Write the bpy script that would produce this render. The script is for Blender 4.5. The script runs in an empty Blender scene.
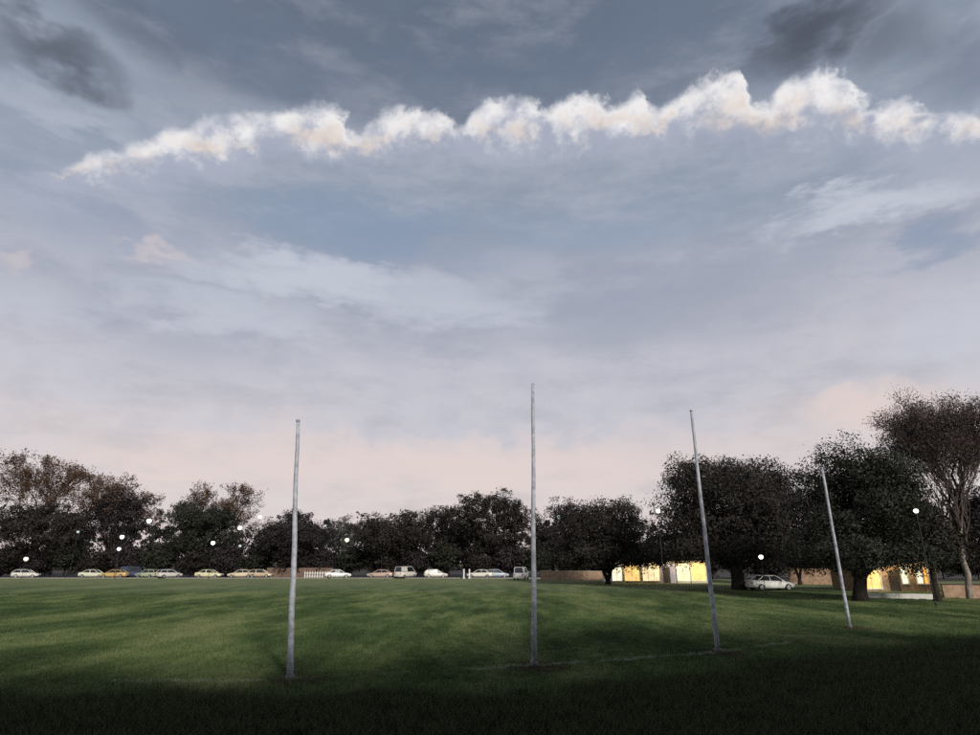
import bpy, bmesh, math, random
import numpy as np
from mathutils import Vector, Matrix

# ------------------------------------------------------------------ camera, sky, sun
scene = bpy.context.scene
COL = scene.collection
EYE = 2.7                      # eye height above the oval: the viewer stands on a low grass bank
FPX, CX, CY, YH = 600.0, 490.0, 367.5, 562.0     # focal length in photo pixels, centre, eye level
PITCH = math.atan((YH - CY) / FPX)
cam_d = bpy.data.cameras.new('camera')
cam_d.sensor_width = 36.0
cam_d.lens = 36.0 * FPX / 980.0
cam_d.clip_end = 9000
cam_d.clip_start = 0.1
cam = bpy.data.objects.new('camera', cam_d)
COL.objects.link(cam)
cam.location = (0, 0, EYE)
cam.rotation_euler = (math.pi / 2 + PITCH, 0, 0)
scene.camera = cam

SUN_EL, SUN_AZ = math.radians(27), math.radians(157)   # azimuth from +Y towards +X
sun_d = bpy.data.lights.new('sun', 'SUN')
sun_d.energy = 3.2
sun_d.angle = math.radians(5)
sun_d.color = (1.0, 0.93, 0.84)
sun = bpy.data.objects.new('sun', sun_d)
COL.objects.link(sun)
sdir = Vector((math.sin(SUN_AZ) * math.cos(SUN_EL), math.cos(SUN_AZ) * math.cos(SUN_EL), math.sin(SUN_EL)))
sun.rotation_euler = (-sdir).to_track_quat('-Z', 'Y').to_euler()
sun.location = sdir * 60

vs = scene.view_settings
vs.view_transform = 'Standard'
vs.look = 'None'
vs.exposure = 0.0
vs.gamma = 1.0
vs.use_curve_mapping = False
scene.cycles.max_bounces = 4
scene.cycles.sample_clamp_indirect = 0.8
scene.cycles.sample_clamp_direct = 4.0
scene.cycles.use_denoising = False      # keep the grain of turf and leaves
scene.cycles.caustics_reflective = False
scene.cycles.caustics_refractive = False
scene.cycles.diffuse_bounces = 2
scene.cycles.glossy_bounces = 2
scene.cycles.transmission_bounces = 3


def ray(x, y):
    a, b = (x - CX) / FPX, -(y - CY) / FPX
    c, s = math.cos(PITCH), math.sin(PITCH)
    return Vector((a, c - b * s, s + b * c))


def ground_at(x, y):
    r = ray(x, y)
    return r * (EYE / -r.z) + Vector((0, 0, EYE))


def at(x, y, Y):
    r = ray(x, y)
    return r * (Y / r.y) + Vector((0, 0, EYE))


def angles(x, y):
    r = ray(x, y).normalized()
    return math.degrees(math.atan2(r.x, r.y)), math.degrees(math.asin(r.z))


def lin(r, g, b):
    def f(c):
        c /= 255.0
        return c / 12.92 if c <= 0.04045 else ((c + 0.055) / 1.055) ** 2.4
    return (f(r), f(g), f(b), 1.0)


# ------------------------------------------------------------------ node helper
class NT:
    def __init__(self, tree):
        self.t = tree

    def n(self, kind, **kw):
        nd = self.t.nodes.new(kind)
        for k, v in kw.items():
            setattr(nd, k, v)
        return nd

    def put(self, sock, v):
        if isinstance(v, bpy.types.NodeSocket):
            self.t.links.new(v, sock)
        elif v is not None:
            sock.default_value = v

    def m(self, op, a, b=None, c=None, clamp=False):
        nd = self.n('ShaderNodeMath', operation=op, use_clamp=clamp)
        self.put(nd.inputs[0], a)
        if b is not None: self.put(nd.inputs[1], b)
        if c is not None: self.put(nd.inputs[2], c)
        return nd.outputs[0]

    def v(self, op, a, b=None):
        nd = self.n('ShaderNodeVectorMath', operation=op)
        self.put(nd.inputs[0], a)
        if b is not None: self.put(nd.inputs[1], b)
        return nd.outputs['Value'] if op in ('LENGTH', 'DOT_PRODUCT', 'DISTANCE') else nd.outputs[0]

    def step(self, v, lo, hi, a=0.0, b=1.0):
        nd = self.n('ShaderNodeMapRange', interpolation_type='SMOOTHSTEP')
        self.put(nd.inputs['Value'], v)
        for k, q in (('From Min', lo), ('From Max', hi), ('To Min', a), ('To Max', b)):
            self.put(nd.inputs[k], q)
        return nd.outputs[0]

    def noise(self, vec, scale, detail=4.0, rough=0.55, dist=0.0):
        nd = self.n('ShaderNodeTexNoise')
        self.put(nd.inputs['Vector'], vec)
        self.put(nd.inputs['Scale'], scale)
        self.put(nd.inputs['Detail'], detail)
        self.put(nd.inputs['Roughness'], rough)
        self.put(nd.inputs['Distortion'], dist)
        return nd

    def mix(self, f, a, b):
        nd = self.n('ShaderNodeMix', data_type='RGBA')
        nd.clamp_factor = True
        self.put(nd.inputs[0], f)
        self.put(nd.inputs[6], a)
        self.put(nd.inputs[7], b)
        return nd.outputs[2]

    def ramp(self, f, stops, interp='EASE'):
        nd = self.n('ShaderNodeValToRGB')
        cr = nd.color_ramp
        cr.interpolation = interp
        while len(cr.elements) < len(stops):
            cr.elements.new(0.5)
        for e, (p, c) in zip(cr.elements, stops):
            e.position = p
            e.color = c
        self.put(nd.inputs[0], f)
        return nd.outputs[0]


# ------------------------------------------------------------------ world: dusk overcast with a band of cumulus
def build_world():
    w = bpy.data.worlds.new('World')
    scene.world = w
    w.use_nodes = True
    w.node_tree.nodes.clear()
    k = NT(w.node_tree)
    out = k.n('ShaderNodeOutputWorld')
    bg = k.n('ShaderNodeBackground')
    bg.inputs['Strength'].default_value = 0.1
    k.t.links.new(bg.outputs[0], out.inputs[0])
    sky = k.n('ShaderNodeTexSky', sky_type='NISHITA')
    sky.sun_disc = False
    sky.sun_elevation = SUN_EL
    sky.sun_rotation = SUN_AZ
    tc = k.n('ShaderNodeTexCoord')
    D = k.v('NORMALIZE', tc.outputs['Generated'])
    sx = k.n('ShaderNodeSeparateXYZ')
    k.put(sx.inputs[0], D)
    X, Y, Z = sx.outputs
    El = k.m('MULTIPLY', k.m('ARCSINE', Z), 57.2958)
    Az = k.m('MULTIPLY', k.m('ARCTAN2', X, Y), 57.2958)
    stretch = k.v('MULTIPLY', D, (1, 1, 3.4))
    nA = k.noise(stretch, 2.2, 3, 0.5)         # large soft masses
    nB = k.noise(stretch, 6.5, 5, 0.62)        # streaks
    nC = k.noise(k.v('MULTIPLY', D, (1, 1, 1.5)), 15.0, 3, 0.6)    # billows
    nD = k.noise(D, 52.0, 3, 0.65)             # fluff
    a_, b_, c_, d_ = nA.outputs[0], nB.outputs[0], nC.outputs[0], nD.outputs[0]
    ac, bc, cc, dc = (k.m('SUBTRACT', q, 0.5) for q in (a_, b_, c_, d_))
    wob = k.n('ShaderNodeCombineXYZ')
    k.put(wob.inputs[0], k.m('MULTIPLY_ADD', cc, 10.0, k.m('MULTIPLY_ADD', bc, -14.0, Az)))
    k.put(wob.inputs[1], k.m('MULTIPLY_ADD', cc, 3.0, k.m('MULTIPLY_ADD', bc, 9.0, El)))
    Psoft = wob.outputs[0]
    wob2 = k.n('ShaderNodeCombineXYZ')
    k.put(wob2.inputs[0], k.m('MULTIPLY_ADD', cc, 5.0, k.m('MULTIPLY_ADD', bc, -5.0, Az)))
    k.put(wob2.inputs[1], k.m('MULTIPLY_ADD', cc, -5.0, k.m('MULTIPLY_ADD', bc, 5.0, El)))
    # cloud deck, its colour by height above the horizon
    elw = k.m('MULTIPLY_ADD', ac, 15.0, k.m('MULTIPLY_ADD', bc, 5.0, El))
    f = k.m('DIVIDE', elw, 60.0, clamp=True)
    c = k.ramp(f, [(0.0, lin(228, 210, 206)), (0.11, lin(223, 210, 208)), (0.25, lin(199, 197, 205)),
                   (0.40, lin(172, 176, 190)), (0.52, lin(155, 165, 181)), (0.64, lin(150, 160, 175)),
                   (0.72, lin(115, 126, 143)), (0.82, lin(101, 113, 130)), (1.0, lin(98, 108, 124))], 'EASE')
    c = k.mix(k.step(b_, 0.42, 0.72, 0.0, 0.24), c, lin(208, 208, 220))
    c = k.mix(k.step(b_, 0.56, 0.30, 0.0, 0.20), c, lin(118, 132, 154))
    c = k.mix(k.m('MULTIPLY', k.step(c_, 0.46, 0.66, 0.0, 0.22), k.step(El, 34.0, 12.0)), c, lin(214, 211, 216))
    c = k.mix(k.m('MULTIPLY', k.step(c_, 0.50, 0.34, 0.0, 0.16), k.step(El, 34.0, 12.0)), c, lin(172, 176, 190))
    # named soft masses by colour: (photo x, y, half width, half height, strength)
    soft = [((78, 82, 94), [(60, 56, 62, 26, .68), (95, 74, 36, 16, .5), (20, 45, 60, 22, .45), (815, 32, 72, 30, .8), (890, 40, 50, 30, .5), (150, 30, 60, 20, .35)]),
            ((104, 117, 137), [(520, 60, 130, 32, .6), (250, 50, 110, 30, .55), (960, 60, 60, 40, .6), (640, 30, 120, 40, .4)]),
            ((138, 155, 179), [(365, 235, 105, 36, .75), (590, 225, 120, 26, .5), (940, 245, 60, 18, .6), (100, 215, 90, 22, .4)]),
            ((158, 164, 181), [(650, 300, 140, 36, .6), (760, 260, 90, 26, .5), (190, 345, 90, 22, .4)]),
            ((199, 203, 215), [(870, 207, 100, 18, .9), (930, 200, 60, 16, .6), (320, 285, 105, 20, .85), (240, 312, 90, 16, .6), (440, 302, 80, 22, .6), (70, 118, 90, 14, .4),
                               (40, 310, 80, 24, .5), (960, 330, 90, 50, .6)]),
            ((228, 211, 206), [(22, 262, 14, 14, .42), (158, 254, 36, 8, .45), (880, 412, 60, 24, .85), (160, 468, 70, 16, .7), (460, 466, 240, 28, .8), (300, 462, 130, 26, .75), (640, 440, 80, 20, .4)])]
    for col, lst in soft:
        acc = None
        for (x, y, rx, ry, st) in lst:
            A, E = angles(x, y)
            A1, _ = angles(x + rx, y)
            _, E2 = angles(x, y - ry)
            ia, ie = 1 / abs(A1 - A) / 1.55, 1 / abs(E2 - E) / 1.55
            nd = k.n('ShaderNodeVectorMath', operation='MULTIPLY_ADD')
            k.put(nd.inputs[0], wob2.outputs[0] if col[0] < 120 or col[0] > 210 else Psoft)
            nd.inputs[1].default_value = (ia, ie, 0)
            nd.inputs[2].default_value = (-A * ia, -E * ie, 0)
            q = k.m('MULTIPLY_ADD', k.v('DOT_PRODUCT', nd.outputs[0], nd.outputs[0]), -st, st)
            acc = q if acc is None else k.m('MAXIMUM', acc, q)
        c = k.mix(k.step(acc, 0.0, 1.0), c, lin(*col))
    # band of cumulus: upper and lower outline by azimuth, running on round the sky as a noisy band
    top = [(40, 166), (66, 164), (90, 155), (110, 147), (130, 143), (165, 132), (185, 125), (205, 112), (235, 108), (262, 112), (285, 109), (300, 103), (320, 99), (342, 108), (350, 128), (358, 130), (372, 116),
           (420, 107), (446, 114), (458, 124), (472, 108), (500, 94), (530, 95), (550, 105), (575, 92), (600, 92), (618, 101), (640, 91), (652, 106), (670, 98), (690, 86), (715, 74), (742, 71),
           (749, 92), (770, 99), (785, 76), (815, 65), (840, 71), (858, 94), (880, 99), (905, 91), (930, 105), (960, 107), (1000, 109)]
    bot = [(40, 168), (80, 176), (130, 172), (200, 162), (285, 143), (310, 146), (350, 152), (400, 148), (450, 142), (500, 140), (560, 146), (620, 140), (700, 130), (760, 132), (830, 128), (900, 138), (1000, 140)]

    def outline(pts, warp):
        nd = k.n('ShaderNodeFloatCurve')
        cu = nd.mapping.curves[0]
        nd.mapping.use_clip = False
        pp = [angles(*p) for p in pts]
        xy = [((A + 60) / 120, E / 60) for A, E in pp]
        while len(cu.points) < len(xy): cu.points.new(0.5, 0.5)
        for cp, (u, v) in zip(cu.points, xy):
            cp.location = (u, v)
            cp.handle_type = 'AUTO_CLAMPED'
        nd.mapping.update()
        k.put(nd.inputs['Value'], k.m('MULTIPLY_ADD', warp, 1 / 120, 0.5, clamp=True))
        return k.m('MULTIPLY', nd.outputs[0], 60.0)
    vor = k.n('ShaderNodeTexVoronoi', feature='SMOOTH_F1')
    k.put(vor.inputs['Vector'], k.v('ADD', D, k.v('MULTIPLY', nD.outputs['Color'], (0.018, 0.018, 0.018))))
    vor.inputs['Scale'].default_value = 27.0
    vor.inputs['Smoothness'].default_value = 0.25
    puff = k.m('SUBTRACT', 0.42, vor.outputs['Distance'])
    Aw = k.m('MULTIPLY_ADD', cc, 2.2, k.m('MULTIPLY_ADD', dc, 1.4, Az))
    out_f = k.step(k.m('ABSOLUTE', Az), 48.0, 58.0)
    Et = outline(top, Aw)
    Eb = outline(bot, Az)
    far_t = k.m('MULTIPLY_ADD', ac, 10.0, k.m('MULTIPLY_ADD', cc, 16.0, 35.0))
    Et = k.m('ADD', k.m('MULTIPLY', Et, k.m('SUBTRACT', 1.0, out_f)), k.m('MULTIPLY', far_t, out_f))
    Eb = k.m('ADD', k.m('MULTIPLY', Eb, k.m('SUBTRACT', 1.0, out_f)), k.m('MULTIPLY', 34.0, out_f))
    Ew = k.m('MULTIPLY_ADD', dc, 2.0, k.m('MULTIPLY_ADD', puff, -0.9, El))
    up = k.m('SUBTRACT', Et, Ew)                     # degrees below the upper outline
    dn = k.m('SUBTRACT', Ew, Eb)                     # degrees above the lower outline
    a_top = k.step(up, -0.2, 1.1)
    a_bot = k.step(k.m('MULTIPLY_ADD', bc, 4.0, dn), -2.4, 1.4)
    band = k.m('MULTIPLY', a_top, a_bot)
    skirt = k.m('MULTIPLY', k.step(up, -0.6, 1.2), k.step(k.m('MULTIPLY_ADD', bc, 9.0, dn), -5.5, 1.5))
    t = k.m('DIVIDE', dn, k.m('MAXIMUM', k.m('SUBTRACT', Et, Eb), 0.6))
    lit = k.m('MULTIPLY_ADD', cc, 2.0, k.m('MULTIPLY_ADD', dc, 0.7, k.m('MULTIPLY_ADD', puff, 1.1, k.m('MULTIPLY_ADD', t, 0.9, 0.2))))
    lit = k.step(lit, -0.1, 1.0)
    body = k.mix(lit, lin(176, 181, 198), lin(246, 244, 244))
    peach = k.m('MULTIPLY', k.m('MULTIPLY', k.step(t, -0.1, 0.25), k.step(t, 0.85, 0.35)), k.step(c_, 0.44, 0.64, 0.0, 0.75))
    body = k.mix(peach, body, lin(230, 214, 202))
    c = k.mix(k.m('MULTIPLY', skirt, 0.6), c, lin(176, 181, 197))
    c = k.mix(k.m('MULTIPLY', band, k.step(lit, 0.0, 0.6, 0.72, 0.98)), c, body)
    # Nishita shows faintly through the thin overcast
    cb = k.v('SCALE', c)
    k.t.nodes[-1].inputs['Scale'].default_value = 10.0
    c = k.mix(0.94, sky.outputs[0], cb)
    k.put(bg.inputs['Color'], c)
    w.cycles.sampling_method = 'MANUAL'
    w.cycles.sample_map_resolution = 128


build_world()


# ------------------------------------------------------------------ materials
MATS = {}


def principled(name):
    m = bpy.data.materials.new(name)
    m.use_nodes = True
    k = NT(m.node_tree)
    return m, k, m.node_tree.nodes['Principled BSDF']


def paint(name, rgb, rough=0.5, metal=0.0, var=0.25, scale=3.0, coat=0.0, spec=0.5, bump=0.0):
    """painted / plain surface with uneven colour and wear"""
    if name in MATS: return MATS[name]
    m, k, b = principled(name)
    g = k.n('ShaderNodeNewGeometry')
    nz = k.noise(g.outputs['Position'], scale, 6, 0.6)
    dark = tuple(c * (1 - var) for c in rgb) + (1,)
    light = tuple(min(1, c * (1 + var * .6)) for c in rgb) + (1,)
    k.put(b.inputs['Base Color'], k.mix(k.step(nz.outputs[0], 0.3, 0.7), dark, light))
    k.put(b.inputs['Roughness'], k.step(nz.outputs[0], 0.3, 0.7, rough * 0.85, min(1, rough * 1.15)))
    b.inputs['Metallic'].default_value = metal
    b.inputs['Coat Weight'].default_value = coat
    b.inputs['Specular IOR Level'].default_value = spec
    if bump:
        bn = k.n('ShaderNodeBump')
        bn.inputs['Strength'].default_value = bump
        k.put(bn.inputs['Height'], k.noise(g.outputs['Position'], scale * 9, 4, 0.6).outputs[0])
        k.put(b.inputs['Normal'], bn.outputs[0])
    MATS[name] = m
    return m


def glow(name, rgb, strength):
    if name in MATS: return MATS[name]
    m, k, b = principled(name)
    g = k.n('ShaderNodeNewGeometry')
    nz = k.noise(g.outputs['Position'], 1.7, 3)
    c = k.mix(k.step(nz.outputs[0], .3, .7), tuple(x * .6 for x in rgb) + (1,), tuple(rgb) + (1,))
    b.inputs['Base Color'].default_value = (*[x * .5 for x in rgb], 1)
    k.put(b.inputs['Emission Color'], c)
    b.inputs['Emission Strength'].default_value = strength
    b.inputs['Roughness'].default_value = 0.3
    MATS[name] = m
    return m


def leaf_mat(name, a, b_, trans=0.12):
    if name in MATS: return MATS[name]
    m, k, b = principled(name)
    g = k.n('ShaderNodeNewGeometry')
    nz = k.noise(g.outputs['Position'], 0.55, 5, 0.65)
    rnd = g.outputs['Random Per Island']
    f = k.m('ADD', k.m('MULTIPLY', rnd, 0.5), k.m('MULTIPLY', k.step(nz.outputs[0], .3, .7), .5))
    col = k.mix(f, (*a, 1), (*b_, 1))
    k.put(b.inputs['Base Color'], col)
    b.inputs['Roughness'].default_value = 0.65
    b.inputs['Specular IOR Level'].default_value = 0.25
    tr = k.n('ShaderNodeBsdfTranslucent')
    k.put(tr.inputs[0], col)
    mx = k.n('ShaderNodeMixShader')
    mx.inputs[0].default_value = trans
    k.t.links.new(b.outputs[0], mx.inputs[1])
    k.t.links.new(tr.outputs[0], mx.inputs[2])
    k.t.links.new(mx.outputs[0], m.node_tree.nodes['Material Output'].inputs[0])
    MATS[name] = m
    return m


def bark_mat(name, a, b_):
    if name in MATS: return MATS[name]
    m, k, b = principled(name)
    g = k.n('ShaderNodeNewGeometry')
    p = k.v('MULTIPLY', g.outputs['Position'], (6, 6, 1.2))
    nz = k.noise(p, 1.5, 6, 0.65)
    k.put(b.inputs['Base Color'], k.mix(k.step(nz.outputs[0], .35, .65), (*a, 1), (*b_, 1)))
    b.inputs['Roughness'].default_value = 0.9
    b.inputs['Specular IOR Level'].default_value = 0.2
    bn = k.n('ShaderNodeBump')
    bn.inputs['Strength'].default_value = 0.6
    k.put(bn.inputs['Height'], nz.outputs[0])
    k.put(b.inputs['Normal'], bn.outputs[0])
    MATS[name] = m
    return m


# post bases measured where they meet the turf
POSTS = [((290, 680), (298, 420)), ((534, 667), (533, 385)), ((718, 652), (691, 410)), ((850, 628), (822, 468))]
PB = [ground_at(*b) for b, t in POSTS]
LINE = [ground_at(40, 685), ground_at(262, 681), ground_at(300, 679), PB[1] + Vector((0, .05, 0)), ground_at(690, 655), ground_at(790, 643)]


def turf_colour(k, blade):
    """colour of the grass by place: mown oval with worn and lush patches, foreground shade painted dark on the near verge, chalk line"""
    g = k.n('ShaderNodeNewGeometry')
    P = g.outputs['Position']
    s = k.n('ShaderNodeSeparateXYZ')
    k.put(s.inputs[0], P)
    x, y, z = s.outputs
    Pf = k.v('MULTIPLY', P, (1, 1, 0))
    Pl = k.v('MULTIPLY', P, (1, 0.32, 0))
    n1 = k.noise(Pl, 0.19, 7, 0.66, 0.25).outputs[0]
    n4 = k.noise(Pf, 0.3, 4, 0.6).outputs[0]
    n2 = k.noise(Pl, 0.7, 6, 0.68, 0.0).outputs[0]
    n3 = k.noise(Pf, 5.0, 5, 0.7).outputs[0]
    n1c = k.step(n1, 0.39, 0.61)
    f = k.m('ADD', k.m('MULTIPLY', n1c, 0.50), k.m('ADD', k.m('MULTIPLY', k.step(n2, .34, .66), 0.32), k.m('MULTIPLY', k.step(n3, .3, .7), 0.18)))
    col = k.ramp(f, [(0.05, (0.032, 0.060, 0.022, 1)), (0.28, (0.057, 0.100, 0.034, 1)), (0.50, (0.100, 0.155, 0.055, 1)),
                     (0.72, (0.175, 0.220, 0.090, 1)), (0.95, (0.245, 0.270, 0.125, 1))], 'LINEAR')
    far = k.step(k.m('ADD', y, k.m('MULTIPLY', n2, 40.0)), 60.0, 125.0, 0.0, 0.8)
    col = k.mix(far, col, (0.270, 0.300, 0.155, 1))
    # trodden earth round the feet of the posts
    dm = None
    for p in PB:
        dd = k.v('LENGTH', k.v('MULTIPLY', k.v('SUBTRACT', Pf, (p.x + .15, p.y - .3, 0)), (0.55, 0.42, 0)))
        dm = dd if dm is None else k.m('MINIMUM', dm, dd)
    col = k.mix(k.step(k.m('ADD', dm, k.m('MULTIPLY', n3, 0.9)), 1.05, 0.55, 0.0, 0.85), col, (0.070, 0.050, 0.034, 1))
    # near verge: foreground shade painted into the grass colour, edge line wanders
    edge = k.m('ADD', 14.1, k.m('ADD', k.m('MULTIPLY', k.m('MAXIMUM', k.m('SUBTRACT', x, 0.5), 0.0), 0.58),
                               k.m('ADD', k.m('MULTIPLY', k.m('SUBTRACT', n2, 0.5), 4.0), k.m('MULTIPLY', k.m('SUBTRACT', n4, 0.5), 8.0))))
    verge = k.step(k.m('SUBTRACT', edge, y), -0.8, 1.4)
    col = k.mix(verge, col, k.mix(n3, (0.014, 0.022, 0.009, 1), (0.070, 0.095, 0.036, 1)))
    # chalk line
    acc = None
    for a, b in zip(LINE[:-1], LINE[1:]):
        ab = b - a
        L = ab.length
        u = ab / L
        rel = k.v('SUBTRACT', Pf, (a.x, a.y, 0))
        t = k.v('DOT_PRODUCT', rel, (u.x, u.y, 0))
        dn = k.m('ABSOLUTE', k.v('DOT_PRODUCT', rel, (-u.y, u.x, 0)))
        o = k.m('MULTIPLY', k.step(dn, 0.14, 0.07), k.m('MULTIPLY', k.m('GREATER_THAN', t, 0.0), k.m('LESS_THAN', t, L)))
        acc = o if acc is None else k.m('MAXIMUM', acc, o)
    worn = k.m('MULTIPLY', k.step(k.noise(Pf, 0.45, 3).outputs[0], 0.42, 0.56), k.step(n3, 0.30, 0.55))
    col = k.mix(k.m('MULTIPLY', acc, k.m('MULTIPLY', worn, 0.85)), col, (0.42, 0.46, 0.36, 1))
    return col, n3, P


def turf_mats():
    m, k, b = principled('turf')
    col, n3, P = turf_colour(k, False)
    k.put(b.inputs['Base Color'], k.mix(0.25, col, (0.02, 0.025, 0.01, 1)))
    b.inputs['Roughness'].default_value = 0.95
    b.inputs['Specular IOR Level'].default_value = 0.1
    bn = k.n('ShaderNodeBump')
    bn.inputs['Strength'].default_value = 0.7
    bn.inputs['Distance'].default_value = 0.12
    k.put(bn.inputs['Height'], k.noise(P, 5.0, 7, 0.75).outputs[0])
    k.put(b.inputs['Normal'], bn.outputs[0])
    m2, k, b = principled('grass_blade')
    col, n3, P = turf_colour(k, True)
    oi = k.n('ShaderNodeNewGeometry')
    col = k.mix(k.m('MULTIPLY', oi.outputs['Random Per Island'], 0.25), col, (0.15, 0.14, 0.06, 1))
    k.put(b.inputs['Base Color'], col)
    b.inputs['Roughness'].default_value = 0.7
    b.inputs['Specular IOR Level'].default_value = 0.2
    tr = k.n('ShaderNodeBsdfTranslucent')
    k.put(tr.inputs[0], col)
    mx = k.n('ShaderNodeMixShader')
    mx.inputs[0].default_value = 0.25
    k.t.links.new(b.outputs[0], mx.inputs[1])
    k.t.links.new(tr.outputs[0], mx.inputs[2])
    k.t.links.new(mx.outputs[0], m2.node_tree.nodes['Material Output'].inputs[0])
    return m, m2


TURF, BLADE = turf_mats()


# ------------------------------------------------------------------ mesh helpers
class MB:
    """collects verts and faces for ONE mesh object"""
    def __init__(self):
        self.v, self.f, self.n = [], [], 0

    def add(self, v, f):
        v = np.asarray(v, dtype=float).reshape(-1, 3)
        self.v.append(v)
        self.f += [tuple(int(i) + self.n for i in q) for q in f]
        self.n += len(v)
        return self

    def box(self, c, s, rz=0.0):
        x, y, z = (d / 2 for d in s)
        p = np.array([[-x, -y, -z], [x, -y, -z], [x, y, -z], [-x, y, -z], [-x, -y, z], [x, -y, z], [x, y, z], [-x, y, z]])
        if rz:
            cs, sn = math.cos(rz), math.sin(rz)
            p[:, :2] = p[:, :2] @ np.array([[cs, sn], [-sn, cs]])
        return self.add(p + np.array(c), [(0, 3, 2, 1), (4, 5, 6, 7), (0, 1, 5, 4), (1, 2, 6, 5), (2, 3, 7, 6), (3, 0, 4, 7)])

    def tube(self, pts, rad, n=8, cap=True):
        pts = np.asarray(pts, dtype=float)
        m = len(pts)
        tan = np.gradient(pts, axis=0)
        tan /= np.linalg.norm(tan, axis=1)[:, None] + 1e-9
        ref = np.array([0.0, 1.0, 0.0]) if abs(tan[0][1]) < 0.8 else np.array([1.0, 0, 0])
        a = np.cross(tan, ref)
        a /= np.linalg.norm(a, axis=1)[:, None] + 1e-9
        b = np.cross(tan, a)
        th = np.arange(n) * 2 * math.pi / n
        r = np.asarray(rad, dtype=float)[:, None, None]
        v = pts[:, None, :] + r * (np.cos(th)[None, :, None] * a[:, None, :] + np.sin(th)[None, :, None] * b[:, None, :])
        f = []
        for i in range(m - 1):
            for j in range(n):
                q = (j + 1) % n
                f.append((i * n + j, i * n + q, (i + 1) * n + q, (i + 1) * n + j))
        if cap:
            f.append(tuple(range(n - 1, -1, -1)))
            f.append(tuple((m - 1) * n + j for j in range(n)))
        return self.add(v.reshape(-1, 3), f)

    def lathe(self, prof, n=16, c=(0, 0, 0)):
        th = np.arange(n) * 2 * math.pi / n
        v = [[r * math.cos(t) + c[0], r * math.sin(t) + c[1], z + c[2]] for r, z in prof for t in th]
        f = []
        for i in range(len(prof) - 1):
            for j in range(n):
                q = (j + 1) % n
                f.append((i * n + j, i * n + q, (i + 1) * n + q, (i + 1) * n + j))
        f.append(tuple(range(n - 1, -1, -1)))
        f.append(tuple((len(prof) - 1) * n + j for j in range(n)))
        return self.add(v, f)

    def mesh(self, name, mat, smooth=False):
        me = bpy.data.meshes.new(name)
        me.from_pydata(np.concatenate(self.v).tolist(), [], self.f)
        me.materials.append(mat)
        if smooth:
            me.polygons.foreach_set('use_smooth', [True] * len(me.polygons))
        me.update()
        return me

    def build(self, name, mat, parent=None, smooth=False, bevel=0.0):
        o = bpy.data.objects.new(name, self.mesh(name, mat, smooth))
        COL.objects.link(o)
        if parent: o.parent = parent
        if bevel:
            md = o.modifiers.new('bevel', 'BEVEL')
            md.width = bevel
            md.segments = 2
        return o


def quads_mesh(name, V, mat):
    """V: (n,4,3) leaf quads -> mesh, fast"""
    n = len(V)
    me = bpy.data.meshes.new(name)
    me.vertices.add(4 * n)
    me.vertices.foreach_set('co', V.reshape(-1))
    me.loops.add(4 * n)
    me.loops.foreach_set('vertex_index', np.arange(4 * n, dtype=np.int32))
    me.polygons.add(n)
    me.polygons.foreach_set('loop_start', np.arange(n, dtype=np.int32) * 4)
    me.polygons.foreach_set('loop_total', np.full(n, 4, dtype=np.int32))
    me.materials.append(mat)
    me.update(calc_edges=True)
    me.validate()
    return me


def empty(name, loc=(0, 0, 0), rz=0.0, label=None, cat=None, group=None):
    o = bpy.data.objects.new(name, None)
    COL.objects.link(o)
    o.location = loc
    o.rotation_euler = (0, 0, rz)
    o.empty_display_size = 0.3
    tag(o, label, cat, group)
    return o


def tag(o, label=None, cat=None, group=None, kind=None):
    if label: o['label'] = label
    if cat: o['category'] = cat
    if group: o['group'] = group
    if kind: o['kind'] = kind
    return o


def copy_tree(o, parent=None):
    c = o.copy()
    COL.objects.link(c)
    c.parent = parent
    for ch in [q for q in bpy.data.objects if q.parent == o]:
        copy_tree(ch, c)
    return c


# ------------------------------------------------------------------ ground, road
def hgt(x, y):
    """height of the ground: oval at 0, grass bank under the viewer"""
    t = min(max((9.5 - y) / 7.0, 0), 1)
    bank = 1.1 * t * t * (3 - 2 * t)
    und = 0.025 * math.sin(x * 0.9 + 1.3 * math.sin(y * .4)) * math.cos(y * 0.7 + x * .21)
    return bank + (und if abs(x) < 80 and y < 90 else 0)


def build_ground():
    xs = sorted(set([-4000, -1500, -600, -300, -160] + [i * 2.0 for i in range(-50, 51)] + [160, 300, 600, 1500, 4000] + [i * 0.5 for i in range(-60, 61)]))
    ys = [-2000, -600, -200, -80, -40] + [-20 + i * 1.0 for i in range(20)] + [i * 0.5 for i in range(0, 70)] + [35 + i * 2.5 for i in range(0, 36)] + [130, 170, 250, 500, 1200, 4500]
    v = [(x, y, hgt(x, y)) for y in ys for x in xs]
    nx = len(xs)
    f = [(j * nx + i, j * nx + i + 1, (j + 1) * nx + i + 1, (j + 1) * nx + i) for j in range(len(ys) - 1) for i in range(nx - 1)]
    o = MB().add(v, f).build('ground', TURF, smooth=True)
    tag(o, kind='structure')


build_ground()


def build_road():
    asph = paint('asphalt', (0.05, 0.05, 0.052), 0.9, var=0.3, scale=1.5, bump=0.4)
    kerbm = paint('kerb_stone', (0.30, 0.29, 0.27), 0.85, var=0.3)
    o = MB().box((-20, 113.6, 0.004), (150, 7.4, 0.02)).build('road', asph)
    tag(o, kind='structure')
    lit = paint('leaf_litter', (0.030, 0.024, 0.018), 0.95, var=.4, scale=.8, bump=.6)
    o = MB().add([(-400, 117.4, .02), (40, 117.4, .02), (40, 93.5, .02), (400, 93.5, .02), (400, 420, .02), (-400, 420, .02)], [(0, 1, 2, 3, 4, 5)]).build('leaf_litter_ground', lit)
    tag(o, kind='structure')
    k = MB().box((-20, 109.8, 0.06), (150, 0.18, 0.13)).build('kerb', kerbm)
    tag(k, kind='structure')


build_road()


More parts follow.
